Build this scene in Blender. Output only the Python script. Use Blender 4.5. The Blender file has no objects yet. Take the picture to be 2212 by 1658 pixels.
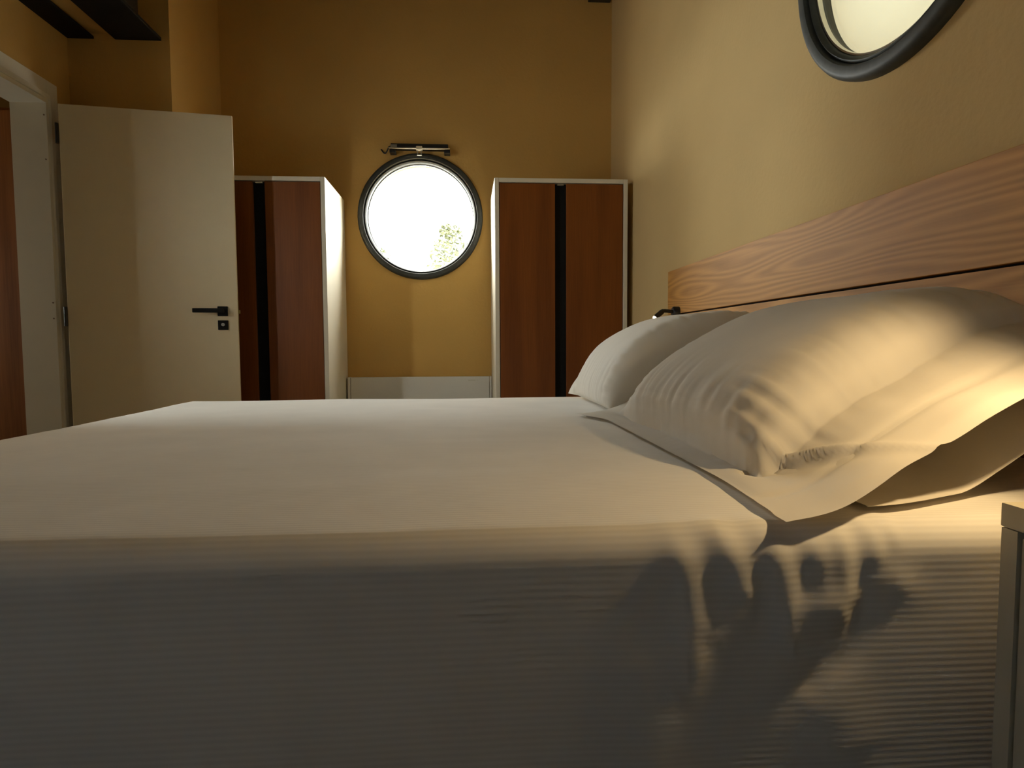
import bpy, bmesh, math, random
from mathutils import Vector, Matrix, noise

random.seed(7)
S = bpy.context.scene
C = S.collection

# ------------------------------------------------------------------ camera
EYE = 0.85
F, CX, CY = 1364.0, 1106.0, 829.0
dvec = Vector(((1004.0 - CX) / F, -(746.0 - CY) / F, -1.0)).normalized()   # room depth (+Y) seen by the camera
rvec = Vector((1.0, 0.0100, 0.0)); rvec.z = -(rvec.x * dvec.x + rvec.y * dvec.y) / dvec.z
rvec.normalize(); uvec = rvec.cross(dvec)
cam = bpy.data.objects.new('camera', bpy.data.cameras.new('camera'))
cam.data.sensor_width = 36.0
cam.data.lens = 36.0 * F / 2212.0
cam.data.clip_start = 0.02
R3 = Matrix((rvec, dvec, uvec))            # rows are the room axes in camera space = camera-to-room rotation
cam.matrix_world = Matrix.Translation((0, 0, EYE)) @ R3.to_4x4()
C.objects.link(cam); S.camera = cam

# ------------------------------------------------------------------ world, exposure
SKY = 34.0
w = bpy.data.worlds.new('sky'); S.world = w; w.use_nodes = True
w.node_tree.nodes['Background'].inputs[0].default_value = (1.0, 0.985, 0.95, 1)
w.node_tree.nodes['Background'].inputs[1].default_value = SKY
S.view_settings.view_transform = 'Standard'; S.view_settings.look = 'None'
S.view_settings.exposure = 0.10; S.view_settings.gamma = 1.0
S.view_settings.use_curve_mapping = False
S.cycles.max_bounces = 10; S.cycles.diffuse_bounces = 6; S.cycles.transparent_max_bounces = 12
S.cycles.sample_clamp_indirect = 5.0
S.cycles.use_denoising = True

# room numbers (metres, camera over the origin, +Y into the room)
XR = 1.02; XL = -2.11; YB = 4.38; YF = -1.6; ZC = 3.35
RET_X, RET_Y = -1.58, 3.66
W1 = (-0.289, 1.720); W2 = (1.452, 1.915); RO = 0.42; RI = 0.360
W3 = (1.72, 2.37, .90, 2.10)       # unseen window added in the left wall for side daylight: y0 y1 z0 z1

W4 = (-1.15, -.30, .55, 1.95)       # unseen curtained window added behind the camera for cool daylight: y0 y1 z0 z1

W5 = (2.90, 3.28, 1.00, 1.42)         # unseen hall window added opposite the doorway to light the right wall

def portal(name, loc, rot, sx, sy):
    l = bpy.data.lights.new(name, 'AREA'); l.shape = 'RECTANGLE'; l.size = sx; l.size_y = sy
    l.cycles.is_portal = True
    o = bpy.data.objects.new(name, l); o.location = loc; o.rotation_euler = rot; C.objects.link(o)
portal('daylight_portal', (W1[0], YB + 0.22, W1[1]), (math.radians(-90), 0, 0), 0.80, 0.80)
portal('daylight_portal', (XR + 0.22, W2[0], W2[1]), (0, math.radians(90), 0), 0.80, 0.80)
portal('daylight_portal', (XL - 0.16, (W3[0] + W3[1]) / 2, (W3[2] + W3[3]) / 2), (0, math.radians(-90), 0), W3[3] - W3[2], W3[1] - W3[0])

portal('daylight_portal', (XL - 0.16, (W4[0] + W4[1]) / 2, (W4[2] + W4[3]) / 2), (0, math.radians(-90), 0), W4[3] - W4[2], W4[1] - W4[0])

portal('daylight_portal', (-4.22, (W5[0] + W5[1]) / 2, (W5[2] + W5[3]) / 2), (0, math.radians(-90), 0), W5[3] - W5[2], W5[1] - W5[0])

# ------------------------------------------------------------------ node materials
def mat(name):
    m = bpy.data.materials.new(name); m.use_nodes = True
    nt = m.node_tree; return m, nt, nt.nodes['Principled BSDF']
def nd(nt, t, **k):
    n = nt.nodes.new(t)
    for a, v in k.items(): setattr(n, a, v)
    return n
def coords(nt, scale=(1, 1, 1)):
    tc = nd(nt, 'ShaderNodeTexCoord'); mp = nd(nt, 'ShaderNodeMapping')
    mp.inputs['Scale'].default_value = scale
    nt.links.new(tc.outputs['Object'], mp.inputs[0]); return mp.outputs[0]
def bump(nt, b, h, strength, dist):
    n = nd(nt, 'ShaderNodeBump'); n.inputs['Strength'].default_value = strength; n.inputs['Distance'].default_value = dist
    nt.links.new(h, n.inputs['Height']); nt.links.new(n.outputs[0], b.inputs['Normal'])
def plain(name, col, rough=0.5, metal=0.0, var=0.06, spec=0.5, sc=12.0):
    m, nt, b = mat(name)
    n = nd(nt, 'ShaderNodeTexNoise'); n.inputs['Scale'].default_value = sc; n.inputs['Detail'].default_value = 3
    nt.links.new(coords(nt), n.inputs['Vector'])
    r = nd(nt, 'ShaderNodeValToRGB')
    r.color_ramp.elements[0].position = 0.3; r.color_ramp.elements[1].position = 0.7
    r.color_ramp.elements[0].color = tuple(c * (1 - var) for c in col) + (1,)
    r.color_ramp.elements[1].color = tuple(min(1, c * (1 + var)) for c in col) + (1,)
    nt.links.new(n.outputs['Fac'], r.inputs[0]); nt.links.new(r.outputs[0], b.inputs['Base Color'])
    b.inputs['Roughness'].default_value = rough; b.inputs['Metallic'].default_value = metal
    b.inputs['Specular IOR Level'].default_value = spec
    return m
def plaster(name, col):
    m, nt, b = mat(name)
    v = coords(nt)
    n = nd(nt, 'ShaderNodeTexNoise'); n.inputs['Scale'].default_value = 55; n.inputs['Detail'].default_value = 6
    n2 = nd(nt, 'ShaderNodeTexNoise'); n2.inputs['Scale'].default_value = 2.2; n2.inputs['Detail'].default_value = 3
    nt.links.new(v, n.inputs['Vector']); nt.links.new(v, n2.inputs['Vector'])
    r = nd(nt, 'ShaderNodeValToRGB')
    r.color_ramp.elements[0].position = 0.3; r.color_ramp.elements[1].position = 0.75
    r.color_ramp.elements[0].color = tuple(c * 0.95 for c in col) + (1,)
    r.color_ramp.elements[1].color = tuple(c * 1.04 for c in col) + (1,)
    nt.links.new(n2.outputs['Fac'], r.inputs[0]); nt.links.new(r.outputs[0], b.inputs['Base Color'])
    b.inputs['Roughness'].default_value = 0.9; b.inputs['Specular IOR Level'].default_value = 0.08
    bump(nt, b, n.outputs['Fac'], 0.25, 0.006)
    return m
def wood(name, dark, light, sc, rings=26.0, rough=0.45, contrast=(0.25, 0.8), fine=(1, 1, 1), fine_mix=0.45):
    """oak veneer: contour lines of a stretched noise field make the cathedral figure, a finer noise the pores"""
    m, nt, b = mat(name)
    v = coords(nt, sc)
    n = nd(nt, 'ShaderNodeTexNoise'); n.inputs['Scale'].default_value = 1.0; n.inputs['Detail'].default_value = 1.5
    n.inputs['Roughness'].default_value = 0.35
    nt.links.new(v, n.inputs['Vector'])
    mu = nd(nt, 'ShaderNodeMath', operation='MULTIPLY'); mu.inputs[1].default_value = rings
    nt.links.new(n.outputs['Fac'], mu.inputs[0])
    si = nd(nt, 'ShaderNodeMath', operation='SINE'); nt.links.new(mu.outputs[0], si.inputs[0])
    ma = nd(nt, 'ShaderNodeMapRange'); ma.inputs[1].default_value = -1; ma.inputs[2].default_value = 1
    nt.links.new(si.outputs[0], ma.inputs[0])
    v2 = coords(nt, fine)
    n2 = nd(nt, 'ShaderNodeTexNoise'); n2.inputs['Scale'].default_value = 1.0; n2.inputs['Detail'].default_value = 4
    nt.links.new(v2, n2.inputs['Vector'])
    mx = nd(nt, 'ShaderNodeMix'); mx.data_type = 'FLOAT'; mx.inputs[0].default_value = fine_mix
    nt.links.new(ma.outputs[0], mx.inputs[2]); nt.links.new(n2.outputs['Fac'], mx.inputs[3])
    r = nd(nt, 'ShaderNodeValToRGB')
    r.color_ramp.elements[0].position = contrast[0]; r.color_ramp.elements[1].position = contrast[1]
    r.color_ramp.elements[0].color = dark + (1,); r.color_ramp.elements[1].color = light + (1,)
    nt.links.new(mx.outputs[0], r.inputs[0]); nt.links.new(r.outputs[0], b.inputs['Base Color'])
    b.inputs['Roughness'].default_value = rough; b.inputs['Specular IOR Level'].default_value = 0.3
    bump(nt, b, mx.outputs[0], 0.15, 0.002)
    return m
def cloth(name, col, rib=None, rough=0.9):
    m, nt, b = mat(name)
    v = coords(nt)
    n = nd(nt, 'ShaderNodeTexNoise'); n.inputs['Scale'].default_value = 9; n.inputs['Detail'].default_value = 5
    nt.links.new(v, n.inputs['Vector'])
    r = nd(nt, 'ShaderNodeValToRGB')
    r.color_ramp.elements[0].color = tuple(c * 0.96 for c in col) + (1,); r.color_ramp.elements[1].color = tuple(col) + (1,)
    r.color_ramp.elements[0].position = 0.35; r.color_ramp.elements[1].position = 0.65
    nt.links.new(n.outputs['Fac'], r.inputs[0])
    b.inputs['Roughness'].default_value = rough; b.inputs['Specular IOR Level'].default_value = 0.15
    b.inputs['Sheen Weight'].default_value = 0.05
    if rib:                                                     # woven ribs running along the bed
        at = nd(nt, 'ShaderNodeAttribute'); at.attribute_name = 'rib'
        wob = nd(nt, 'ShaderNodeTexNoise'); wob.inputs['Scale'].default_value = 3.0
        nt.links.new(v, wob.inputs['Vector'])
        ad = nd(nt, 'ShaderNodeMath', operation='MULTIPLY_ADD'); ad.inputs[1].default_value = 0.006
        nt.links.new(wob.outputs['Fac'], ad.inputs[0]); nt.links.new(at.outputs['Fac'], ad.inputs[2])
        mu = nd(nt, 'ShaderNodeMath', operation='MULTIPLY'); mu.inputs[1].default_value = 2 * math.pi / rib
        nt.links.new(ad.outputs[0], mu.inputs[0])
        si = nd(nt, 'ShaderNodeMath', operation='SINE'); nt.links.new(mu.outputs[0], si.inputs[0])
        ma = nd(nt, 'ShaderNodeMapRange'); ma.inputs[1].default_value = -1; ma.inputs[2].default_value = 1
        nt.links.new(si.outputs[0], ma.inputs[0])
        bump(nt, b, ma.outputs[0], 0.14, 0.0007)
        mx = nd(nt, 'ShaderNodeMix'); mx.data_type = 'RGBA'; mx.blend_type = 'MULTIPLY'; mx.inputs[0].default_value = 0.07
        nt.links.new(r.outputs[0], mx.inputs[6]); nt.links.new(ma.outputs[0], mx.inputs[7])
        nt.links.new(mx.outputs[2], b.inputs['Base Color'])
    else:
        nt.links.new(r.outputs[0], b.inputs['Base Color'])
        tl = nd(nt, 'ShaderNodeBsdfTranslucent'); tl.inputs[0].default_value = (.85, .80, .70, 1)
        ms = nd(nt, 'ShaderNodeMixShader'); ms.inputs[0].default_value = .28; out = nt.nodes['Material Output']
        nt.links.new(b.outputs[0], ms.inputs[1]); nt.links.new(tl.outputs[0], ms.inputs[2]); nt.links.new(ms.outputs[0], out.inputs[0])
        f = nd(nt, 'ShaderNodeTexNoise'); f.inputs['Scale'].default_value = 30; f.inputs['Detail'].default_value = 4
        nt.links.new(v, f.inputs['Vector']); bump(nt, b, f.outputs['Fac'], 0.18, 0.004)
    return m
def glass_mat(name):
    m = bpy.data.materials.new(name); m.use_nodes = True; nt = m.node_tree
    nt.nodes.remove(nt.nodes['Principled BSDF']); out = nt.nodes['Material Output']
    t = nd(nt, 'ShaderNodeBsdfTransparent'); t.inputs[0].default_value = (0.95, 0.97, 0.95, 1)
    g = nd(nt, 'ShaderNodeBsdfGlossy'); g.inputs['Roughness'].default_value = 0.02
    lw = nd(nt, 'ShaderNodeLayerWeight'); lw.inputs[0].default_value = 0.5
    p5 = nd(nt, 'ShaderNodeMath', operation='POWER'); p5.inputs[1].default_value = 4.0; nt.links.new(lw.outputs['Facing'], p5.inputs[0])
    fr = nd(nt, 'ShaderNodeMath', operation='MULTIPLY_ADD'); fr.inputs[1].default_value = 0.5; fr.inputs[2].default_value = 0.035; nt.links.new(p5.outputs[0], fr.inputs[0])
    mx = nd(nt, 'ShaderNodeMixShader')
    nt.links.new(fr.outputs[0], mx.inputs[0]); nt.links.new(t.outputs[0], mx.inputs[1]); nt.links.new(g.outputs[0], mx.inputs[2])
    nt.links.new(mx.outputs[0], out.inputs[0]); return m
def blind_mat(name, k, tint=(1.0, .95, .72)):
    m = bpy.data.materials.new(name); m.use_nodes = True; nt = m.node_tree
    nt.nodes.remove(nt.nodes['Principled BSDF']); out = nt.nodes['Material Output']
    n = nd(nt, 'ShaderNodeTexNoise'); n.inputs['Scale'].default_value = 1; n.inputs['Detail'].default_value = 3
    nt.links.new(coords(nt, (1, 160, 14)), n.inputs['Vector'])
    r = nd(nt, 'ShaderNodeValToRGB')
    r.color_ramp.elements[0].color = tuple(c * k * .97 for c in tint) + (1,); r.color_ramp.elements[1].color = tuple(c * k * 1.04 for c in tint) + (1,)
    nt.links.new(n.outputs['Fac'], r.inputs[0])
    t = nd(nt, 'ShaderNodeBsdfTranslucent'); d = nd(nt, 'ShaderNodeBsdfDiffuse'); d.inputs[0].default_value = (0.25, 0.23, 0.17, 1)
    nt.links.new(r.outputs[0], t.inputs[0])
    a = nd(nt, 'ShaderNodeAddShader'); nt.links.new(t.outputs[0], a.inputs[0]); nt.links.new(d.outputs[0], a.inputs[1])
    nt.links.new(a.outputs[0], out.inputs[0]); return m
def emit(name, col, s):
    m = bpy.data.materials.new(name); m.use_nodes = True; nt = m.node_tree
    b = nt.nodes['Principled BSDF']; b.inputs['Emission Color'].default_value = col + (1,); b.inputs['Emission Strength'].default_value = s
    return m

M = dict(
    wall=plaster('sand_plaster', (0.59, 0.365, 0.115)),
    grey=plaster('grey_plaster', (0.26, 0.27, 0.29)), wall_r=plaster('sand_plaster_stucco', (0.62, 0.445, 0.21)),
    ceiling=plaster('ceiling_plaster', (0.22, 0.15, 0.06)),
    floor=wood('oak_floor', (0.07, 0.05, 0.035), (0.13, 0.10, 0.075), (0.8, 6, 6), 20),
    oak=wood('headboard_oak', (0.33, 0.145, 0.030), (0.58, 0.285, 0.072), (0.5, 0.55, 4.4), 210.0, rough=0.6, contrast=(0.0, 0.8), fine=(40, 4, 170), fine_mix=0.52),
    walnut=wood('wardrobe_oak', (0.15, 0.040, 0.006), (0.25, 0.078, 0.012), (7, 7, 0.7), 18.0, contrast=(0.15, 0.85), fine=(150, 150, 5), fine_mix=0.65),
    hallwood=wood('hall_oak', (0.19, 0.07, 0.02), (0.32, 0.13, 0.04), (6, 6, 0.8), 16.0, fine=(120, 120, 4), fine_mix=0.6),
    white=plain('white_lacquer', (0.74, 0.69, 0.56), 0.45, var=0.015),
    door=plain('door_paint', (0.74, 0.64, 0.43), 0.5, var=0.012),
    frame=plain('frame_paint', (0.72, 0.67, 0.54), 0.5, var=0.015),
    radiator=plain('radiator_enamel', (0.74, 0.72, 0.66), 0.3, var=0.01),
    black=plain('black_metal', (0.012, 0.012, 0.013), 0.4, var=0.2),
    matt=plain('matt_black', (0.006, 0.006, 0.006), 0.7, var=0.2, spec=0.25),
    rubber=plain('window_frame_black', (0.035, 0.038, 0.034), 0.55, var=0.25, sc=40),
    steel=plain('brushed_steel', (0.62, 0.60, 0.52), 0.3, 0.9, 0.05),
    brass=plain('latch_brass', (0.36, 0.27, 0.08), 0.4, 0.8, 0.05),
    screw=plain('screw_dark', (0.20, 0.12, 0.07), 0.5),
    bed=cloth('ribbed_bedspread', (0.79, 0.76, 0.71), rib=0.0085),
    linen=cloth('pillow_linen', (0.82, 0.78, 0.71)),
    mattress=plain('mattress_ticking', (0.7, 0.68, 0.62), 0.9),
    stand=plain('nightstand_lacquer', (0.55, 0.50, 0.38), 0.45, var=0.02),
    glass=glass_mat('window_glass'), blind=blind_mat('cream_blind', .036, (1.0, .945, .70)), sheer=blind_mat('added_blue_sheer', .125, (.66, .80, 1.0)),  # the sheer is tinted blue to cool the added window's light
    led=emit('led_lens', (1.0, 0.80, 0.45), 60.0),
    leaf=plain('leaf_green', (0.070, 0.080, 0.036), 0.6, var=0.3), bark=plain('bark', (0.12, 0.08, 0.05), 0.9),
    ground=plain('outside_paving', (0.25, 0.24, 0.22), 0.9),
)

# ------------------------------------------------------------------ mesh helpers (world coordinates, shifted to the thing's origin)
def mesh_obj(name, bm, m, parent=None, origin=None, smooth=None):
    if origin is None: origin = Vector((0, 0, 0))
    origin = Vector(origin)
    for v in bm.verts: v.co -= origin
    me = bpy.data.meshes.new(name); bm.normal_update(); bm.to_mesh(me); bm.free()
    me.materials.append(M[m] if isinstance(m, str) else m)
    if smooth is not None:
        for p in me.polygons: p.use_smooth = True
        me.set_sharp_from_angle(angle=math.radians(smooth))
    o = bpy.data.objects.new(name, me); C.objects.link(o)
    if parent is not None: o.parent = parent
    else: o.location = origin
    return o
def tag(o, label, cat, group=None):
    o['label'] = label; o['category'] = cat
    if group: o['group'] = group
    return o
def thing(name, label, cat, loc, group=None):
    o = bpy.data.objects.new(name, None); o.empty_display_size = 0.05; C.objects.link(o); o.location = loc
    return tag(o, label, cat, group)
def struct(name, bm, m, parent=None, smooth=None, origin=None):
    o = mesh_obj(name, bm, m, parent, origin, smooth)
    if parent is None: o['kind'] = 'structure'
    return o
def add_box(bm, x0, x1, y0, y1, z0, z1, bev=0.0, mtx=None):
    r = bmesh.ops.create_cube(bm, size=1.0)
    vs = r['verts']
    for v in vs:
        v.co = Vector((x0 + (v.co.x + .5) * (x1 - x0), y0 + (v.co.y + .5) * (y1 - y0), z0 + (v.co.z + .5) * (z1 - z0)))
    if bev > 0:
        es = list({e for v in vs for e in v.link_edges})
        rb = bmesh.ops.bevel(bm, geom=es, offset=bev, segments=2, profile=0.6, affect='EDGES')
        vs = list({v for f in rb['faces'] for v in f.verts} | {v for v in vs if v.is_valid})
    if mtx is not None:
        for v in vs: v.co = mtx @ v.co
    return bm
def box(*a, **k): return add_box(bmesh.new(), *a, **k)
def lathe(profile, center, axis, n=64, closed=False, bm=None):
    """revolve (radius, offset along axis) points about an axis ('X' or 'Y' or 'Z')"""
    bm = bm or bmesh.new()
    rings = []
    for r, h in profile:
        ring = []
        for k in range(n):
            a = 2 * math.pi * k / n; c, s = r * math.cos(a), r * math.sin(a)
            p = {'Y': (c, h, s), 'X': (h, c, s), 'Z': (c, s, h)}[axis]
            ring.append(bm.verts.new(Vector(center) + Vector(p)))
        rings.append(ring)
    prs = list(zip(rings, rings[1:])) + ([(rings[-1], rings[0])] if closed else [])
    for a, b in prs:
        for k in range(n): bm.faces.new((a[k], a[(k + 1) % n], b[(k + 1) % n], b[k]))
    if not closed:
        for ring in (rings[0], rings[-1]):
            bm.faces.new(ring)
    bmesh.ops.recalc_face_normals(bm, faces=bm.faces)
    return bm
def disc(r, h, center, axis, n=64):
    bm = bmesh.new(); vs = []
    for k in range(n):
        a = 2 * math.pi * k / n; c, s_ = r * math.cos(a), r * math.sin(a)
        vs.append(bm.verts.new(Vector(center) + Vector({'Y': (c, h, s_), 'X': (h, c, s_)}[axis])))
    bm.faces.new(vs); return bm
def tube(pts, rad, n=10, bm=None, rads=None):
    bm = bm or bmesh.new(); pts = [Vector(p) for p in pts]; rings = []
    for i, p in enumerate(pts):
        d = (pts[min(i + 1, len(pts) - 1)] - pts[max(i - 1, 0)]).normalized()
        u = d.cross(Vector((0, 0, 1)));
        if u.length < 1e-3: u = d.cross(Vector((0, 1, 0)))
        u.normalize(); v = d.cross(u); r = rads[i] if rads else rad
        rings.append([bm.verts.new(p + u * r * math.cos(2 * math.pi * k / n) + v * r * math.sin(2 * math.pi * k / n)) for k in range(n)])
    for a, b in zip(rings, rings[1:]):
        for k in range(n): bm.faces.new((a[k], a[(k + 1) % n], b[(k + 1) % n], b[k]))
    bm.faces.new(rings[0]); bm.faces.new(rings[-1])
    bmesh.ops.recalc_face_normals(bm, faces=bm.faces)
    return bm
def spline(pts, k=8):
    """Catmull-Rom through tuples"""
    P = [pts[0]] + list(pts) + [pts[-1]]; out = []
    for i in range(1, len(P) - 2):
        for j in range(k):
            t = j / k
            out.append(tuple(0.5 * (2 * b + (c - a) * t + (2 * a - 5 * b + 4 * c - d) * t * t + (3 * b - a - 3 * c + d) * t ** 3)
                             for a, b, c, d in zip(P[i - 1], P[i], P[i + 1], P[i + 2])))
    out.append(tuple(pts[-1])); return out
def holed_wall(axis, front, thick, rect, centre, R):
    """wall slab with a round hole; axis 'Y': (u=x, v=z) plane at y=front; axis 'X': (u=y, v=z)"""
    bm = bmesh.new(); u0, u1, v0, v1 = rect; cu, cv = centre
    angs = sorted({2 * math.pi * k / 96 for k in range(96)} | {math.atan2(v - cv, u - cu) % (2 * math.pi) for u in (u0, u1) for v in (v0, v1)})
    def pt(u, v, d): return (u, front + d, v) if axis == 'Y' else (front + d, u, v)
    def border(a):
        c, s = math.cos(a), math.sin(a); t = 1e9
        if c > 1e-9: t = min(t, (u1 - cu) / c)
        if c < -1e-9: t = min(t, (u0 - cu) / c)
        if s > 1e-9: t = min(t, (v1 - cv) / s)
        if s < -1e-9: t = min(t, (v0 - cv) / s)
        return cu + t * c, cv + t * s
    lay = []
    for d in (0.0, thick):
        inn = [bm.verts.new(pt(cu + R * math.cos(a), cv + R * math.sin(a), d)) for a in angs]
        out = [bm.verts.new(pt(*border(a), d)) for a in angs]
        lay.append((inn, out))
    n = len(angs)
    for k in range(n):
        j = (k + 1) % n
        for inn, out in lay: bm.faces.new((inn[k], inn[j], out[j], out[k]))
        bm.faces.new((lay[0][0][k], lay[0][0][j], lay[1][0][j], lay[1][0][k]))
        bm.faces.new((lay[0][1][k], lay[0][1][j], lay[1][1][j], lay[1][1][k]))
    bmesh.ops.recalc_face_normals(bm, faces=bm.faces)
    return bm

# ------------------------------------------------------------------ room shell
T = 0.14
struct('floor', box(-4.2, XR + 0.3, YF - .2, YB + .3, -0.12, 0.0), 'floor')
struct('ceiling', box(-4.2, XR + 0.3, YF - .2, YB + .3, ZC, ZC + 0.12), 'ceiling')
struct('wall_back', holed_wall('Y', YB, 0.2, (RET_X, XR, 0, ZC), W1, 0.385), 'wall')
struct('wall_right', holed_wall('X', XR, 0.2, (YF, YB + 0.2, 0, ZC), W2, 0.385), 'wall_r')
bm = bmesh.new()
DY0, DY1, DZ = 2.50, 3.42, 2.08
add_box(bm, XL - T, XL, YF, W4[0], 0, ZC); add_box(bm, XL - T, XL, W4[1], W3[0], 0, ZC)
add_box(bm, XL - T, XL, W4[0], W4[1], 0, W4[2]); add_box(bm, XL - T, XL, W4[0], W4[1], W4[3], ZC)
add_box(bm, XL - T, XL, W3[0], W3[1], 0, W3[2]); add_box(bm, XL - T, XL, W3[0], W3[1], W3[3], ZC)
add_box(bm, XL - T, XL, W3[1], DY0 - .02, 0, ZC); add_box(bm, XL - T, XL, DY0 - .02, DY1 + .02, DZ + .02, ZC); add_box(bm, XL - T, XL, DY1 + .02, RET_Y, 0, ZC)
struct('wall_left', bm, 'wall')
struct('wall_alcove', box(XL - T, RET_X, RET_Y, YB + .2, 0, ZC), 'wall')
struct('wall_front', box(XL - T, XR + .2, YF - .14, YF, 0, ZC), 'grey')
# hall beyond the open doorway
bm = bmesh.new()
add_box(bm, -4.2, XL - T, 4.05, 4.2, 0, ZC); y0, y1, z0, z1 = W5
for a in ((2.0, y0, 0, ZC), (y1, 4.05, 0, ZC), (y0, y1, 0, z0), (y0, y1, z1, ZC)): add_box(bm, -4.2, -4.06, *a)
add_box(bm, -4.06, XL - T, 1.98, 2.12, 0, ZC)
struct('wall_hall', bm, 'wall_r')

# door lining and architrave
bm = bmesh.new()
x0, x1 = XL - T - .012, XL + .022
add_box(bm, x0, x1, DY1, DY1 + .02, 0, DZ + .02); add_box(bm, x0, x1, DY0 - .02, DY0, 0, DZ + .02); add_box(bm, x0, x1, DY0, DY1, DZ, DZ + .02)
struct_frame = None
for a in ((XL, XL + .016, DY1 + .02, DY1 + .105, 0, DZ + .12), (XL, XL + .016, DY0 - .105, DY0 - .02, 0, DZ + .12), (XL, XL + .016, DY0 - .02, DY1 + .02, DZ + .02, DZ + .12)):
    add_box(bm, *a, bev=.003)
for a in ((XL + .016, XL + .032, DY1 + .02, DY1 + .045, 0, DZ + .045), (XL + .016, XL + .032, DY0 - .045, DY0 - .02, 0, DZ + .045), (XL + .016, XL + .032, DY0 - .02, DY1 + .02, DZ + .02, DZ + .045)):
    add_box(bm, *a, bev=.003)
t1 = struct('trim_1', bm, 'frame')
t1['label'] = 'cream painted frame around the open doorway in the left wall'
bm = bmesh.new()
for z in (2.02, 1.80, 1.08, 1.0): lathe([(0.0001, -.001), (.004, -.001), (.004, .0012), (.0001, .0012)], (x1 - .012, DY1 - .0015, z), 'Y', 10, bm=bm)
mesh_obj('screw', bm, 'screw', t1)

# open door leaf
hx, hy = -2.035, 3.424; fx, fy = -1.226, 3.548
dd = Vector((fx - hx, fy - hy, 0)); L = dd.length; dd.normalize(); dn = Vector((-dd.y, dd.x, 0))
DM = Matrix.Translation((hx, hy, 0)) @ Matrix((( dd.x, dn.x, 0, 0), (dd.y, dn.y, 0, 0), (0, 0, 1, 0), (0, 0, 0, 1)))
bm = bmesh.new()
add_box(bm, .012, L - .014, .016, .040, .012, 2.065, bev=.002, mtx=DM)
add_box(bm, .0, L, 0, .016, .008, 2.079, bev=.003, mtx=DM)
door = struct('door_1', bm, 'door')
door['label'] = 'plain cream door leaf standing open against the alcove wall, with black lever handle'
ux = L - .076
h = mesh_obj('door_handle', add_box(bmesh.new(), ux - .026, ux + .026, -.010, 0, 1.016, 1.068, bev=.003, mtx=DM), 'matt', door)
h['label'] = 'black square rose and lever'
bm = add_box(bmesh.new(), ux - .01, ux + .01, -.05, -.01, 1.033, 1.053, bev=.003, mtx=DM)
add_box(bm, ux - .140, ux + .01, -.058, -.042, 1.032, 1.055, bev=.004, mtx=DM)
mesh_obj('lever', bm, 'matt', h)
k = mesh_obj('lock_plate', add_box(bmesh.new(), ux - .026, ux + .026, -.009, 0, .941, .993, bev=.003, mtx=DM), 'matt', door)
k['label'] = 'black square lock plate with a steel cylinder'
bm = lathe([(.0001, -.003), (.009, -.003), (.009, .004), (.0001, .004)], (0, 0, 0), 'Y', 20)
for v in bm.verts: v.co = DM @ (v.co + Vector((ux, -.009, .97)))
mesh_obj('lock_cylinder', bm, 'steel', k)
bm = add_box(bmesh.new(), L - .0005, L + .0015, .003, .013, .93, 1.10, mtx=DM); add_box(bm, L + .001, L + .010, .004, .012, 1.03, 1.05, bev=.002, mtx=DM)
lt = mesh_obj('latch', bm, 'brass', door); lt['label'] = 'brass coloured latch plate in the door edge'
for z in (1.93, 1.01, .25):
    bm = lathe([(.0001, -.05), (.008, -.05), (.008, .05), (.0001, .05)], (hx - .006, hy - .006, z), 'Z', 14)
    mesh_obj('hinge', bm, 'black', door, smooth=40)

# round windows -------------------------------------------------------------------------------
def round_window(name, axis, front, centre, label, blind):
    q = .012 if blind else .050        # how far the pane sits behind the wall face
    c3 = (centre[0], front, centre[1]) if axis == 'Y' else (front, centre[0], centre[1])
    prof = [(RO, 0.0), (RO, -.018), (RO - .006, -.028), (RO - .016, -.033), (RO - .036, -.031), (RO - .041, -.024), (RO - .041, 0.012), (.384, .012), (.384, 0.0)]
    fr = struct(name, lathe(prof, c3, axis, 96, True), 'rubber', smooth=40); fr['label'] = label
    sash = [(RO - .043, -.014), (RO - .046, -.020), (RO - .05, -.022), (RI + .001, -.012), (RI, -.006), (RI, q + .02), (.3845, q + .02), (.3845, min(.026, q + .012)), (.3765, min(.024, q + .010)), (.3765, -.014)]
    sh = mesh_obj('sash', lathe(sash, c3, axis, 96, True), 'rubber', fr, smooth=40)
    bead = [(RI - .001, q - .018), (RI - .006, q - .018), (RI - .006, q - .004), (RI - .001, q - .004)]
    bd = mesh_obj('glazing_bead', lathe(bead, c3, axis, 96, True), 'steel', sh, smooth=40)
    mesh_obj('pane', lathe([(.0001, q), (RI - .0005, q), (RI - .0005, q + .006), (.0001, q + .006)], c3, axis, 96), 'glass', sh)
    if blind:
        rl = mesh_obj('reveal_ring', lathe([(.374, .034), (.366, .034), (.366, .042), (.374, .042)], c3, axis, 96, True), 'rubber', fr, smooth=40)
        b = mesh_obj('blind', disc(.3845, .044, c3, axis, 96), 'blind', fr)
        b['label'] = 'cream light-filtering blind glowing with daylight'
    return fr
round_window('window_1', 'Y', YB, W1, 'round black-framed window in the back wall between the wardrobes', False)
round_window('window_2', 'X', XR, W2, 'round black-framed window with cream blind above the headboard', True)
# unseen left-wall window, added to bring daylight onto the bed and pillows
bm = bmesh.new(); y0, y1, z0, z1 = W3; xx0, xx1 = XL - .10, XL - .05
for a in ((y0, y0 + .05, z0, z1), (y1 - .05, y1, z0, z1), (y0 + .05, y1 - .05, z0, z0 + .05), (y0 + .05, y1 - .05, z1 - .05, z1), ((y0 + y1) / 2 - .025, (y0 + y1) / 2 + .025, z0 + .05, z1 - .05)):
    add_box(bm, xx0, xx1, *a)
w3 = struct('added_window_3', bm, 'frame')
mesh_obj('pane', box(XL - .079, XL - .073, y0 + .03, y1 - .03, z0 + .03, z1 - .03), 'glass', w3)

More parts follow.
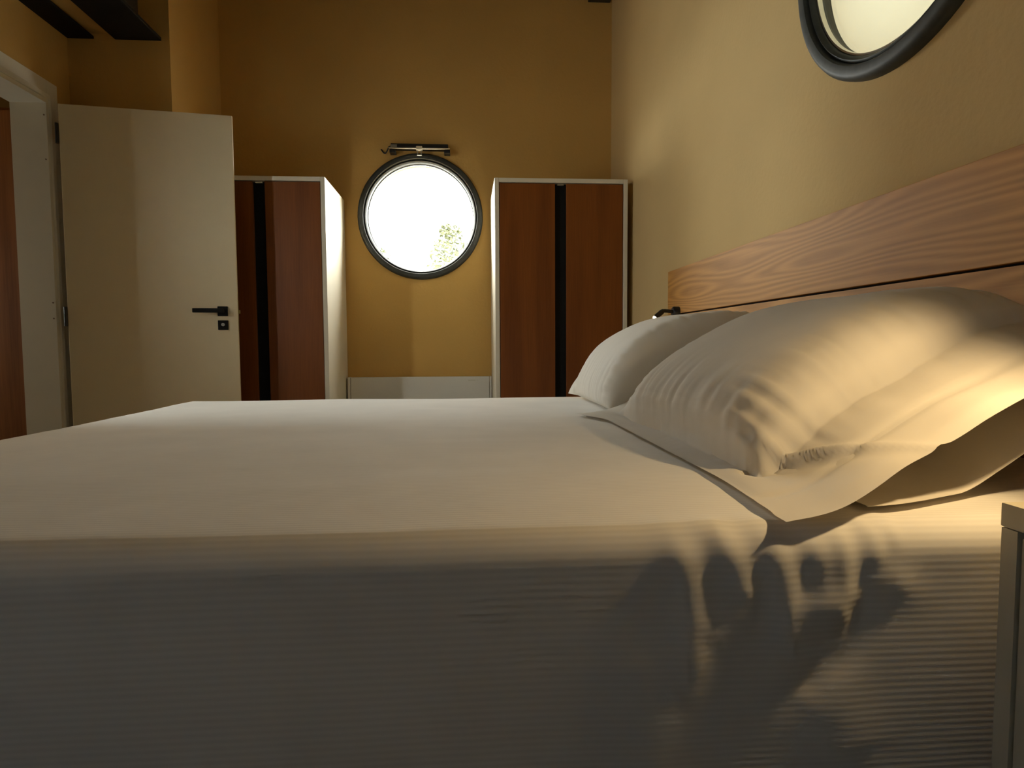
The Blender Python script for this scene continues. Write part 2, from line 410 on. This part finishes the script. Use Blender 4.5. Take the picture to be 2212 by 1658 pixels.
bm = bmesh.new(); y0, y1, z0, z1 = W4  # unseen window added to give the bed's near drop cool daylight
for a in ((y0, y0 + .05, z0, z1), (y1 - .05, y1, z0, z1), (y0 + .05, y1 - .05, z0, z0 + .05), (y0 + .05, y1 - .05, z1 - .05, z1)):
    add_box(bm, XL - .10, XL - .05, *a)
w4 = struct('added_window_4', bm, 'frame')
mesh_obj('pane', box(XL - .079, XL - .073, y0 + .03, y1 - .03, z0 + .03, z1 - .03), 'glass', w4)
bm = bmesh.new(); n = 60; tv = [[bm.verts.new((XL - .03 + .012 * math.sin(i * 1.3), y0 + .004 + (y1 - y0 - .008) * i / n, z)) for i in range(n + 1)] for z in (z0 + .004, z1 - .004)]
for i in range(n): bm.faces.new((tv[0][i], tv[0][i + 1], tv[1][i + 1], tv[1][i]))
mesh_obj('added_curtain', bm, 'sheer', w4, smooth=80)  # added cloth that dims and cools the daylight of this unseen window

bm = bmesh.new(); y0, y1, z0, z1 = W5  # unseen hall window added to throw daylight through the doorway
for a in ((y0, y0 + .05, z0, z1), (y1 - .05, y1, z0, z1), (y0 + .05, y1 - .05, z0, z0 + .05), (y0 + .05, y1 - .05, z1 - .05, z1)):
    add_box(bm, -4.16, -4.11, *a)
w5 = struct('added_window_5', bm, 'frame')
mesh_obj('pane', box(-4.139, -4.133, y0 + .03, y1 - .03, z0 + .03, z1 - .03), 'glass', w5)

# ------------------------------------------------------------------ outside
struct('ground_outside', box(-12, 12, YB + .6, 16, -.5, -.4), 'ground')
def bush(name, x, y, z0, h, rx, n, label, seed):
    rnd = random.Random(seed); t = thing(name, label, 'tree', (x, y, -.4), 'trees outside the round window'); bm = bmesh.new()
    for i in range(n):
        a = rnd.uniform(0, 6.283); rr = rx * math.sqrt(rnd.random()); zz = z0 + h * rnd.random() ** 0.8
        k = math.sqrt(max(0.04, 1 - ((zz - z0) / h))); p = Vector((x + rr * k * math.cos(a), y + rr * k * math.sin(a), zz))
        s = rnd.uniform(.03, .06); d = Vector((rnd.gauss(0, 1), rnd.gauss(0, 1), rnd.gauss(0, .6))).normalized(); e = d.cross(Vector((rnd.gauss(0, 1), rnd.gauss(0, 1), rnd.gauss(0, 1)))).normalized()
        q = [p - d * s, p - d * s * .2 + e * s * .35, p + d * s, p - d * s * .2 - e * s * .35]
        bm.faces.new([bm.verts.new(v) for v in q])
    mesh_obj('foliage', bm, 'leaf', t, (x, y, -.4))
    mesh_obj('trunk', tube([(x, y, -.4), (x + .03, y, z0 * .6), (x, y + .02, z0 + h * .5)], .05, 8, rads=[.07, .05, .02]), 'bark', t, (x, y, -.4), smooth=60)
bush('garden_tree', -0.18, 8.4, .35, 2.08, .66, 2000, 'pale leafy tree seen through the right side of the round window', 3)
bush('garden_tree', -1.35, 10.6, .2, 2.25, .7, 700, 'lower leafy tree seen through the left side of the round window', 4)

# ------------------------------------------------------------------ wardrobes
def wardrobe(label, x0, x1, xc, ztop):
    y0, y1 = 3.78, YB - .004
    o = ((x0 + x1) / 2, y1, 0); t = thing('wardrobe', label, 'wardrobe', o, 'wardrobes beside the round window')
    bm = bmesh.new(); th = .026
    add_box(bm, x0, x0 + th, y0, y1, 0, ztop, bev=.003); add_box(bm, x1 - th, x1, y0, y1, 0, ztop, bev=.003)
    add_box(bm, x0 + th, x1 - th, y0, y1, ztop - th, ztop, bev=.003); add_box(bm, x0 + th, x1 - th, y1 - .01, y1, .06, ztop - th)
    add_box(bm, x0 + th, x1 - th, y0 + .03, y1 - .01, 0, .08)
    b = mesh_obj('carcass', bm, 'white', t, o); b['label'] = 'white lacquered sides and top'
    g = .034
    for a0, a1 in ((x0 + th + .003, xc - g), (xc + g, x1 - th - .003)):
        mesh_obj('cabinet_door', box(a0, a1, y0 + .004, y0 + .026, .085, ztop - th - .004, bev=.002), 'walnut', t, o)
    bm = bmesh.new()
    add_box(bm, xc - g - .004, xc + g + .004, y0 + .03, y0 + .05, .085, ztop - th - .004)
    ch = mesh_obj('grip_channel', bm, 'matt', t, o); ch['label'] = 'recessed black finger channel between the doors'
    mesh_obj('channel_highlight', box(xc - .02, xc + .02, y0 + .012, y0 + .03, ztop - th - .012, ztop - th - .004), 'steel', t, o)  # steel bar standing in for the highlight at the channel's top
wardrobe('oak-fronted white wardrobe left of the round window, partly behind the open door', -1.556, -.797, -1.172, 1.827)
wardrobe('oak-fronted white wardrobe right of the round window, in the corner', .184, .983, .578, 1.836)

# radiator between them
ro = (-.282, 4.33, .0); t = thing('radiator', 'low white panel radiator under the round window', 'radiator', ro)
mesh_obj('front_panel', box(-.765, .165, 4.295, 4.315, .12, .641, bev=.004), 'radiator', t, ro)
bm = bmesh.new()
for k in range(40): add_box(bm, -.755 + k * .0226, -.745 + k * .0226, 4.315, 4.36, .14, .62)
mesh_obj('fin_block', bm, 'radiator', t, ro)
mesh_obj('end_cap', box(.168, .180, 4.295, 4.355, .12, .641, bev=.004), 'radiator', t, ro)
mesh_obj('end_cap', box(-.787, -.768, 4.295, 4.36, .12, .641, bev=.004), 'radiator', t, ro)
for xb in (-.6, .0): mesh_obj('bracket', box(xb, xb + .04, 4.352, 4.379, .2, .5), 'steel', t, ro)
bm = bmesh.new(); add_box(bm, .02, .07, 4.2935, 4.2955, .612, .618); add_box(bm, .078, .086, 4.2935, 4.2955, .613, .617)
mesh_obj('panel_reflection', bm, 'steel', t, ro)  # steel slips standing in for a small reflection on the front panel
for xb in (.150, -.74): mesh_obj('pipe', tube([(xb, 4.335, .13), (xb, 4.335, .001)], .008), 'radiator', t, ro, smooth=40)

# chain opener over the window
oo = (-.289, YB, 2.14); t = thing('window_opener', 'black and silver motorised window opener fixed above the round window', 'window opener', oo)
mesh_obj('motor_housing', box(-.478, -.098, 4.325, YB, 2.158, 2.192, bev=.004), 'black', t, oo)
mesh_obj('cover_plate', box(-.478, -.436, 4.322, 4.326, 2.162, 2.184), 'steel', t, oo)
bm = tube([(-.49 + .0202 * i, 4.30, 2.1545 + .0) for i in range(21)], .006, 10, rads=[.002 + .004 * math.sin(math.pi * i / 20) ** .5 for i in range(21)])
mesh_obj('rail', bm, 'steel', t, oo, smooth=50)
mesh_obj('bracket', box(-.308, -.268, 4.285, 4.325, 2.142, 2.166, bev=.004), 'white', t, oo)
for xa, xb in ((-.485, -.445), (-.125, -.085)):
    mesh_obj('end_mount', box(xa, xb, 4.31, YB, 2.128, 2.152, bev=.004), 'black', t, oo)
bm = bmesh.new()
add_box(bm, -.303, -.296, 4.30, 4.312, 2.108, 2.142); add_box(bm, -.279, -.272, 4.30, 4.312, 2.108, 2.142); add_box(bm, -.303, -.272, 4.298, 4.314, 2.108, 2.114, bev=.002)
mesh_obj('chain_link', bm, 'steel', t, oo)
cb = spline([(-.478, 4.35, 2.172), (-.49, 4.35, 2.176), (-.502, 4.355, 2.155), (-.516, 4.36, 2.136), (-.53, 4.365, 2.142), (-.542, 4.372, 2.160), (-.546, 4.379, 2.164)], 6)
mesh_obj('cable', tube(cb, .0045, 8), 'black', t, oo, smooth=60)
# small black box high in the far right corner
bo = (.93, YB, 3.162); t = thing('junction_box', 'small black box fixed high in the far right corner', 'box', bo)
mesh_obj('housing', box(.855, 1.008, 4.33, YB, 3.166, 3.24, bev=.006), 'black', t, bo)
mesh_obj('lid', box(.862, 1.001, 4.322, 4.33, 3.172, 3.234, bev=.003), 'matt', t, bo)

# black steel beams under the bulkhead at the upper left
struct('trim_2', box(XL, -1.865, 2.2, RET_Y, 2.535, ZC), 'wall')['label'] = 'sand coloured bulkhead between the black beams'
so = (-2.035, RET_Y, 2.52); t = thing('steel_beam', 'narrow black beam along the left wall above the doorway', 'beam', so, 'black beams at the upper left')
bm = box(XL + .001, -1.972, 2.2, RET_Y, 2.505, 2.520, bev=.003); mesh_obj('lower_flange', bm, 'matt', t, so)
mesh_obj('web', box(-2.05, -2.03, 2.2, RET_Y, 2.520, 2.535), 'matt', t, so)
so = (-1.74, RET_Y, 2.52); t = thing('steel_beam', 'wide black beam beside the bulkhead, ending at the alcove wall', 'beam', so, 'black beams at the upper left')
mesh_obj('lower_flange', box(-1.863, -1.622, 2.2, RET_Y, 2.505, 2.523, bev=.003), 'matt', t, so)
mesh_obj('web', box(-1.863, -1.625, 2.2, 3.42, 2.523, ZC), 'black', t, so)

# hall cabinet seen through the doorway
ho = (-2.9, 3.9, 0); t = thing('hall_cabinet', 'tall orange-brown oak cabinet in the hall beyond the doorway', 'cabinet', ho)
mesh_obj('carcass', box(-3.5, XL - T - .003, 3.63, 4.045, 0, 2.125), 'hallwood', t, ho)
for a, b in ((-3.497, -2.877), (-2.873, XL - T - .006)):
    mesh_obj('cabinet_door', box(a, b, 3.605, 3.627, .06, 2.105, bev=.002), 'hallwood', t, ho)

# ------------------------------------------------------------------ bed
BZ = .65; RX0, RX1, RY0, RY1, RR = -1.03, 1.2, .701, 2.450, .033
bo = (0, 1.57, 0); t = thing('bed', 'double bed under the pale ribbed bedspread', 'bed', bo)
mesh_obj('mattress', box(-.98, .96, .775, 2.39, .36, .632, bev=.03), 'mattress', t, bo)
mesh_obj('base', box(-.96, .96, .80, 2.37, .10, .36, bev=.01), 'mattress', t, bo)
for x in (-.9, .85):
    for y in (.85, 2.31): mesh_obj('leg', box(x - .03, x + .03, y - .03, y + .03, 0, .10), 'black', t, bo)

def bed_drop(x, y):
    qx = max(x, RX0); qy = min(max(y, RY0), RY1); d = math.hypot(x - qx, y - qy)
    return BZ - RR + math.sqrt(max(0, RR * RR - min(d, RR) ** 2))
RIDGES = [  # polyline in (x, z) on the near drop, height, width
    ([(.225, 0.642), (.248, .58), (.256, .46)], .008, .013), ([(.275, .655), (.30, .60), (.312, .565)], .009, .012),
    ([(.245, .665), (.285, .642)], .003, .006), ([(.20, .668), (.27, .645)], .003, .006),
    ([(.332, 0.647), (.355, .585), (.368, .50)], .011, .013), ([(.385, 0.637), (.398, .60), (.400, .54)], .009, .012),
    ([(.415, 0.647), (.424, .60), (.426, .52)], .009, .010), ([(.445, 0.654), (.458, .64), (.46, .60)], .006, .009),
    ([(.468, 0.657), (.482, .65), (.484, .63)], .005, .008),
    ([(.305, .562), (.285, .535), (.27, .52)], .005, .018), ([(.37, .555), (.40, .548), (.425, .562)], .006, .014),
    ([(.455, .565), (.43, .505), (.385, .44)], -.008, .018), ([(.455, .57), (.48, .585), (.505, .57)], .005, .014),
    ([(.40, .47), (.44, .40), (.45, .36)], .006, .03), ([(.20, .52), (.215, .42), (.21, .33)], .006, .03),
]
def ridge(x, z):
    s = 0
    for pl, a, wd in RIDGES:
        wd *= 1.45
        best = 9; tp = 0; n = len(pl) - 1
        for i in range(n):
            ax, az = pl[i]; bx, bz = pl[i + 1]; l2 = (bx - ax) ** 2 + (bz - az) ** 2
            k = max(0, min(1, ((x - ax) * (bx - ax) + (z - az) * (bz - az)) / l2))
            d = math.hypot(x - ax - k * (bx - ax), z - az - k * (bz - az))
            if d < best: best = d; tp = (i + k) / n
        if best < 3 * wd: s += .62 * a * math.exp(-(best / wd) ** 2) * min(1, .35 + 1.6 * math.sin(math.pi * min(max(tp, .02), .98)))
    return s
def axis_pts(a, b, step):
    n = int(round((b - a) / step)); return [a + (b - a) * i / n for i in range(n + 1)]
ARC = RR * math.pi / 2
xs = axis_pts(RX0 - ARC - .30, -.3, .03)[:-1] + axis_pts(-.3, .12, .016)[:-1] + axis_pts(.12, .62, .005)[:-1] + axis_pts(.62, .965, .015)
ys = axis_pts(RY0 - ARC - .36, RY0, .0085)[:-1] + axis_pts(RY0, RY1, .02)[:-1] + axis_pts(RY1, RY1 + ARC + .3, .02)
bm = bmesh.new(); lay = bm.verts.layers.float.new('rib'); grid = []
for y in ys:
    row = []
    for x in xs:
        qx = max(x, RX0); qy = min(max(y, RY0), RY1); vx, vy = x - qx, y - qy; d = math.hypot(vx, vy)
        if d < 1e-9:
            bump_h = .0035 * noise.noise(Vector((x * 2.2, y * 3.0, 1.3))) + .0012 * noise.noise(Vector((x * 5, y * 16, 4.1)))
            ed = min(1.0, min(y - RY0, RY1 - y, x - RX0) / .25)
            p = Vector((x, y, BZ + bump_h + .007 * (max(0, ed) - 1) * .5)); nrm = Vector((0, 0, 1))
        else:
            n = Vector((vx / d, vy / d, 0))
            if d < ARC:
                a = d / RR; off = RR * math.sin(a); z = BZ - RR + RR * math.cos(a); nrm = n * math.sin(a) + Vector((0, 0, math.cos(a)))
            else:
                off = RR + (-.11 if vy < -.5 * d else .02) * (d - ARC); z = max(.12, BZ - RR - (d - ARC)); nrm = n
            p = Vector((qx, qy, 0)) + n * off; p.z = z - .0035
            p += nrm * (.0035 * noise.noise(Vector((x * 2.2, y * 3.0, 1.3)))) * (1 if d < ARC else 1.6)
        if y < RY0 + .03 and .1 < x < .62:
            zz = BZ - max(0.0, (RY0 - y) - .02)
            p += nrm * ridge(x, min(zz, .68)) * min(1, max(0, (RY0 + .03 - y) / .05))
        vtx = bm.verts.new(p); vtx[lay] = y; row.append(vtx)
    grid.append(row)
for j in range(len(ys) - 1):
    for i in range(len(xs) - 1):
        bm.faces.new((grid[j][i], grid[j][i + 1], grid[j + 1][i + 1], grid[j + 1][i]))
o = mesh_obj('bedspread', bm, 'bed', smooth=60)
tag(o, 'pale ribbed bedspread covering the bed and hanging down its near side', 'bedspread')

# headboard
ho = (1.0, 1.57, .3); t = thing('headboard', 'long oak headboard along the right wall behind the pillows', 'headboard', ho)
mesh_obj('upper_panel', box(.985, XR - .001, .12, 3.02, .993, 1.200, bev=.002), 'oak', t, ho)
mesh_obj('lower_panel', box(.985, XR - .001, .12, 3.02, .30, .987, bev=.002), 'oak', t, ho)
mesh_obj('backing_strip', box(1.0, XR - .001, .13, 3.01, .98, 1.0), 'matt', t, ho)

# ------------------------------------------------------------------ pillows
def sstep(a, b, x):
    k = max(0, min(1, (x - a) / (b - a))); return k * k * (3 - 2 * k)
def field_of(surfs):
    f = {}
    for pts in surfs:
        for p in pts:
            k = (round(p.x / .01), round(p.y / .01))
            if p.z > f.get(k, -9): f[k] = p.z
    return f
def fget(f, x, y):
    i, j = round(x / .01), round(y / .01); return max((f.get((i + a, j + b), -9) for a in (-1, 0, 1) for b in (-1, 0, 1)), default=-9)
def pillow(label, spine, yr, body, Ht, Hb, pw, sb, seed, below=None, skew=None, wr=1.0, nearpw=None, hem=None, frontpw=2.4, droop=0.0, ears=0.0, crease=0.0):
    """spine: (x,z) from the front bottom edge to the top at the headboard; yr: near and far y of the case;
       body: t-range holding the filling (outside it the case is an empty flat sleeve); sb: same across"""
    sp = spline(spine, 12)
    ln = [0.0]
    for a, b in zip(sp, sp[1:]): ln.append(ln[-1] + math.hypot(b[0] - a[0], b[1] - a[1]))
    def at(s):
        d = s * ln[-1]; i = 0
        while i < len(sp) - 2 and ln[i + 1] < d: i += 1
        k = (d - ln[i]) / (ln[i + 1] - ln[i]); a, b = sp[i], sp[i + 1]
        tx, tz = b[0] - a[0], b[1] - a[1]; l = math.hypot(tx, tz)
        return a[0] + tx * k, a[1] + tz * k, -tz / l, tx / l
    NS, NT = 84, 120; off = Vector((seed * 3.7, seed * 1.9, 0))
    def prof(q, a, b, pa, pb):
        m = (a + b) / 2
        if q <= a or q >= b: return 0.0
        k = (m - q) / (m - a) if q < m else (q - m) / (b - m)
        return (1 - k ** (pa if q < m else pb)) ** .55
    bm = bmesh.new(); sheets = []; allp = []
    for side in (1, -1):
        g = []
        for j in range(NT + 1):
            tt = j / NT; row = []
            for i in range(NS + 1):
                s = i / NS; x, z, nx, nz = at(s)
                ht = prof(tt, body[0], body[1], nearpw or pw, pw); hs = prof(s, sb[0], sb[1], frontpw, 2.6); hgt = ht * hs
                y = yr[0] + (yr[1] - yr[0]) * tt
                if skew: y += skew(s, tt)
                edge = min(s, 1 - s, tt, 1 - tt); e = sstep(0, .03, edge)
                H = (Ht if side > 0 else -Hb) * hgt + side * .0022 * e
                # wrinkles: puckers running in from the seams, soft buckles over the empty sleeve
                pk = .0055 * wr * noise.noise(Vector((y * 42, s * 3.0, 7 * side)) + off) * math.exp(-((s - sb[0] - .10) / .13) ** 2) * (ht > 0)
                pk += .0060 * wr * noise.noise(Vector((s * 34, tt * 5.0, 3 * side)) + off) * math.exp(-((tt - body[0] - .05) / .075) ** 2)
                pk += .0050 * wr * noise.noise(Vector((s * 34, tt * 5.0, 9 * side)) + off) * math.exp(-((tt - body[1] + .05) / .06) ** 2)
                pk += .0045 * wr * noise.noise(Vector((x * 6, y * 5, z * 6)) + off) * (.4 + hgt)
                fl = (1 - sstep(0, .1, hgt)) * .010 * wr * noise.noise(Vector((s * 5, tt * 6, 2.2)) + off) * e
                H += pk * e * (1 if side > 0 else -.5)
                if crease and side > 0 and tt < body[0] + .03:
                    k = 1 - tt / (body[0] + .03); c0 = .13 + .27 * k
                    H += crease * math.exp(-((s - c0) / .018) ** 2) * (1 - k * .6) - crease * .8 * math.exp(-((s - c0 + .05) / .03) ** 2) * (1 - k)
                if hem and abs(tt - hem) < .012 and side > 0: H -= .0045 * (1 - abs(tt - hem) / .012)
                p = Vector((x + nx * (H + fl), y, z + nz * (H + fl)))
                p.z -= droop * sstep(.12, .5, s) * (1 - sstep(0, body[0] + .06, tt))
                p.x -= ears * (sstep(.84, 1, tt) + .3 * (1 - sstep(0, .22, tt))) * (1 - sstep(0, .22, s))
                p.z += ears * .7 * sstep(.92, 1, s) * sstep(.93, 1, tt)
                row.append(p)
            g.append(row)
        sheets.append(g)
    for side, g in zip((1, -1), sheets):
        for j, row in enumerate(g):
            for i, p in enumerate(row):
                lo = bed_drop(p.x, p.y) + (.0075 if side > 0 else .0045)
                if below:
                    b = fget(below, p.x, p.y)
                    if b > 0: lo = max(lo, b + (.006 if side > 0 else .003))
                p.z = max(p.z, lo); p.x = min(p.x, .9815 if side > 0 else .983)
    for j in range(NT + 1):
        for i in range(NS + 1):
            if i in (0, NS) or j in (0, NT): sheets[1][j][i] = sheets[0][j][i]
    vt = [[bm.verts.new(p) for p in row] for row in sheets[0]]
    vb = [[vt[j][i] if i in (0, NS) or j in (0, NT) else bm.verts.new(sheets[1][j][i]) for i in range(NS + 1)] for j in range(NT + 1)]
    for j in range(NT):
        for i in range(NS):
            bm.faces.new((vt[j][i], vt[j][i + 1], vt[j + 1][i + 1], vt[j + 1][i]))
            q = (vb[j][i], vb[j + 1][i], vb[j + 1][i + 1], vb[j][i + 1])
            bm.faces.new(q)
    top = [p for row in sheets[0] for p in row] + [p for row in sheets[1] for p in row]
    c = Vector((sum(p.x for p in top) / len(top), sum(p.y for p in top) / len(top), BZ))
    for f in bm.faces: f.smooth = True
    o = mesh_obj('pillow', bm, 'linen', None, c, smooth=75)
    tag(o, label, 'pillow', 'white pillows on the bed')
    return top

p2 = pillow('white pillow nearest the nightstand, lying under the large front pillow',
            [(.475, .654), (.58, .655), (.66, .664), (.74, .71), (.83, .775), (.93, .85)], (.705, 1.70), (.16, .90), .045, .040, 3.0, (.10, .94), 2,
            skew=lambda s, t: .065 * sstep(.0, .45, s) * (1 - t))
p1 = pillow('large white pillow in front on the near side, its end lit warm by the lamp',
            [(.365, .655), (.435, .672), (.52, .735), (.605, .790), (.695, .838), (.80, .882), (.875, .902)], (.650, 1.755), (.175, .90), .092, .060, 3.2, (.085, .985), 1, nearpw=6.0, frontpw=5.0,
            below=field_of([p2]), skew=lambda s, t: (.008 + .055 * sstep(0, .55, s)) * (1 - t), hem=.085, droop=.045, ears=.05, crease=.010)
p4 = pillow('white pillow at the far side against the headboard, behind the front one',
            [(.50, .66), (.62, .675), (.74, .70), (.86, .75), (.95, .80)], (1.86, 2.44), (.04, .94), .05, .03, 3.0, (.06, .96), 4)
p3 = pillow('white pillow in front on the far side of the bed',
            [(.425, .660), (.455, .73), (.52, .81), (.62, .865), (.74, .90), (.86, .915), (.90, .915)], (1.80, 2.46), (.0, .93), .055, .10, 3.4, (.0, .985), 3, ears=.02,
            below=field_of([p4]), nearpw=16)

# ------------------------------------------------------------------ nightstand
no = (.80, .38, 0); t = thing('nightstand', 'pale nightstand at the near right corner beside the bed', 'nightstand', no)
X0, X1, Y0, Y1, ZT = .578, .984, .135, .632, .678
bm = bmesh.new(); add_box(bm, X0, X1, Y1 - .02, Y1, 0, ZT - .027); add_box(bm, X0, X1, Y0, Y0 + .02, 0, ZT - .027); add_box(bm, X1 - .01, X1, Y0 + .02, Y1 - .02, .05, ZT - .027); add_box(bm, X0 + .02, X1 - .01, Y0 + .02, Y1 - .02, .05, .07)
mesh_obj('carcass', bm, 'stand', t, no)
mesh_obj('top', box(X0 - .001, X1, Y0 - .002, Y1 + .001, ZT - .026, ZT, bev=.002), 'stand', t, no)
for za, zb in ((.075, .355), (.36, .645)):
    mesh_obj('drawer', box(X0 + .003, X0 + .021, Y0 + .022, Y1 - .022, za, zb, bev=.002), 'stand', t, no)

# ------------------------------------------------------------------ reading lamps on the headboard
LAMP_W = 7.6
def reading_lamp(y, path, label, watt, aim, cone):
    """path: gooseneck from the base on the headboard to the head; the lens sits at its end"""
    o = (.985, y, 1.0); t = thing('reading_lamp', label, 'lamp', o, 'reading lamps on the headboard')
    mesh_obj('base', lathe([(.0001, -.03), (.020, -.03), (.024, -.024), (.024, 0), (.0001, 0)], (.985, y, 1.0), 'X', 32), 'black', t, o, smooth=40)
    a, b = Vector(path[-2]), Vector(path[-1]); d = (b - a).normalized()
    mesh_obj('arm', tube(spline([(.957, y, 1.0)] + path[:-1], 6), .0085, 14), 'black', t, o, smooth=60)
    hd = mesh_obj('lamp_head', tube([a - d * .004, a.lerp(b, .1), a.lerp(b, .9), b], .012, 20, rads=[.009, .012, .012, .0125]), 'black', t, o, smooth=50)
    mesh_obj('lens', tube([b, b + d * .003, b + d * .007], .009, 16, rads=[.010, .0095, .006]), 'led', hd, o, smooth=60)
    l = bpy.data.lights.new('reading_spot', 'SPOT'); l.energy = watt; l.color = (1.0, .70, .34); l.spot_size = math.radians(cone); l.spot_blend = .7; l.shadow_soft_size = .012
    lo = bpy.data.objects.new('reading_spot', l); C.objects.link(lo); lo.parent = t
    lo.location = b + d * .012 - Vector(o); lo.rotation_euler = Vector(aim).normalized().to_track_quat('-Z', 'Y').to_euler()
reading_lamp(.50, [(.93, .52, 1.03), (.86, .555, 1.07), (.78, .575, 1.085), (.715, .585, 1.07), (.685, .59, 1.025)],
             'black reading lamp at the near end of the headboard over the nightstand', LAMP_W, (-.26, .26, -.32), 112)
reading_lamp(2.86, [(.935, 2.86, 1.003), (.915, 2.858, 1.004), (.909, 2.858, 1.003), (.870, 2.848, .972)],
             'small lit black reading lamp at the far end of the headboard', 3.2, (-.62, -.36, -.55), 150)
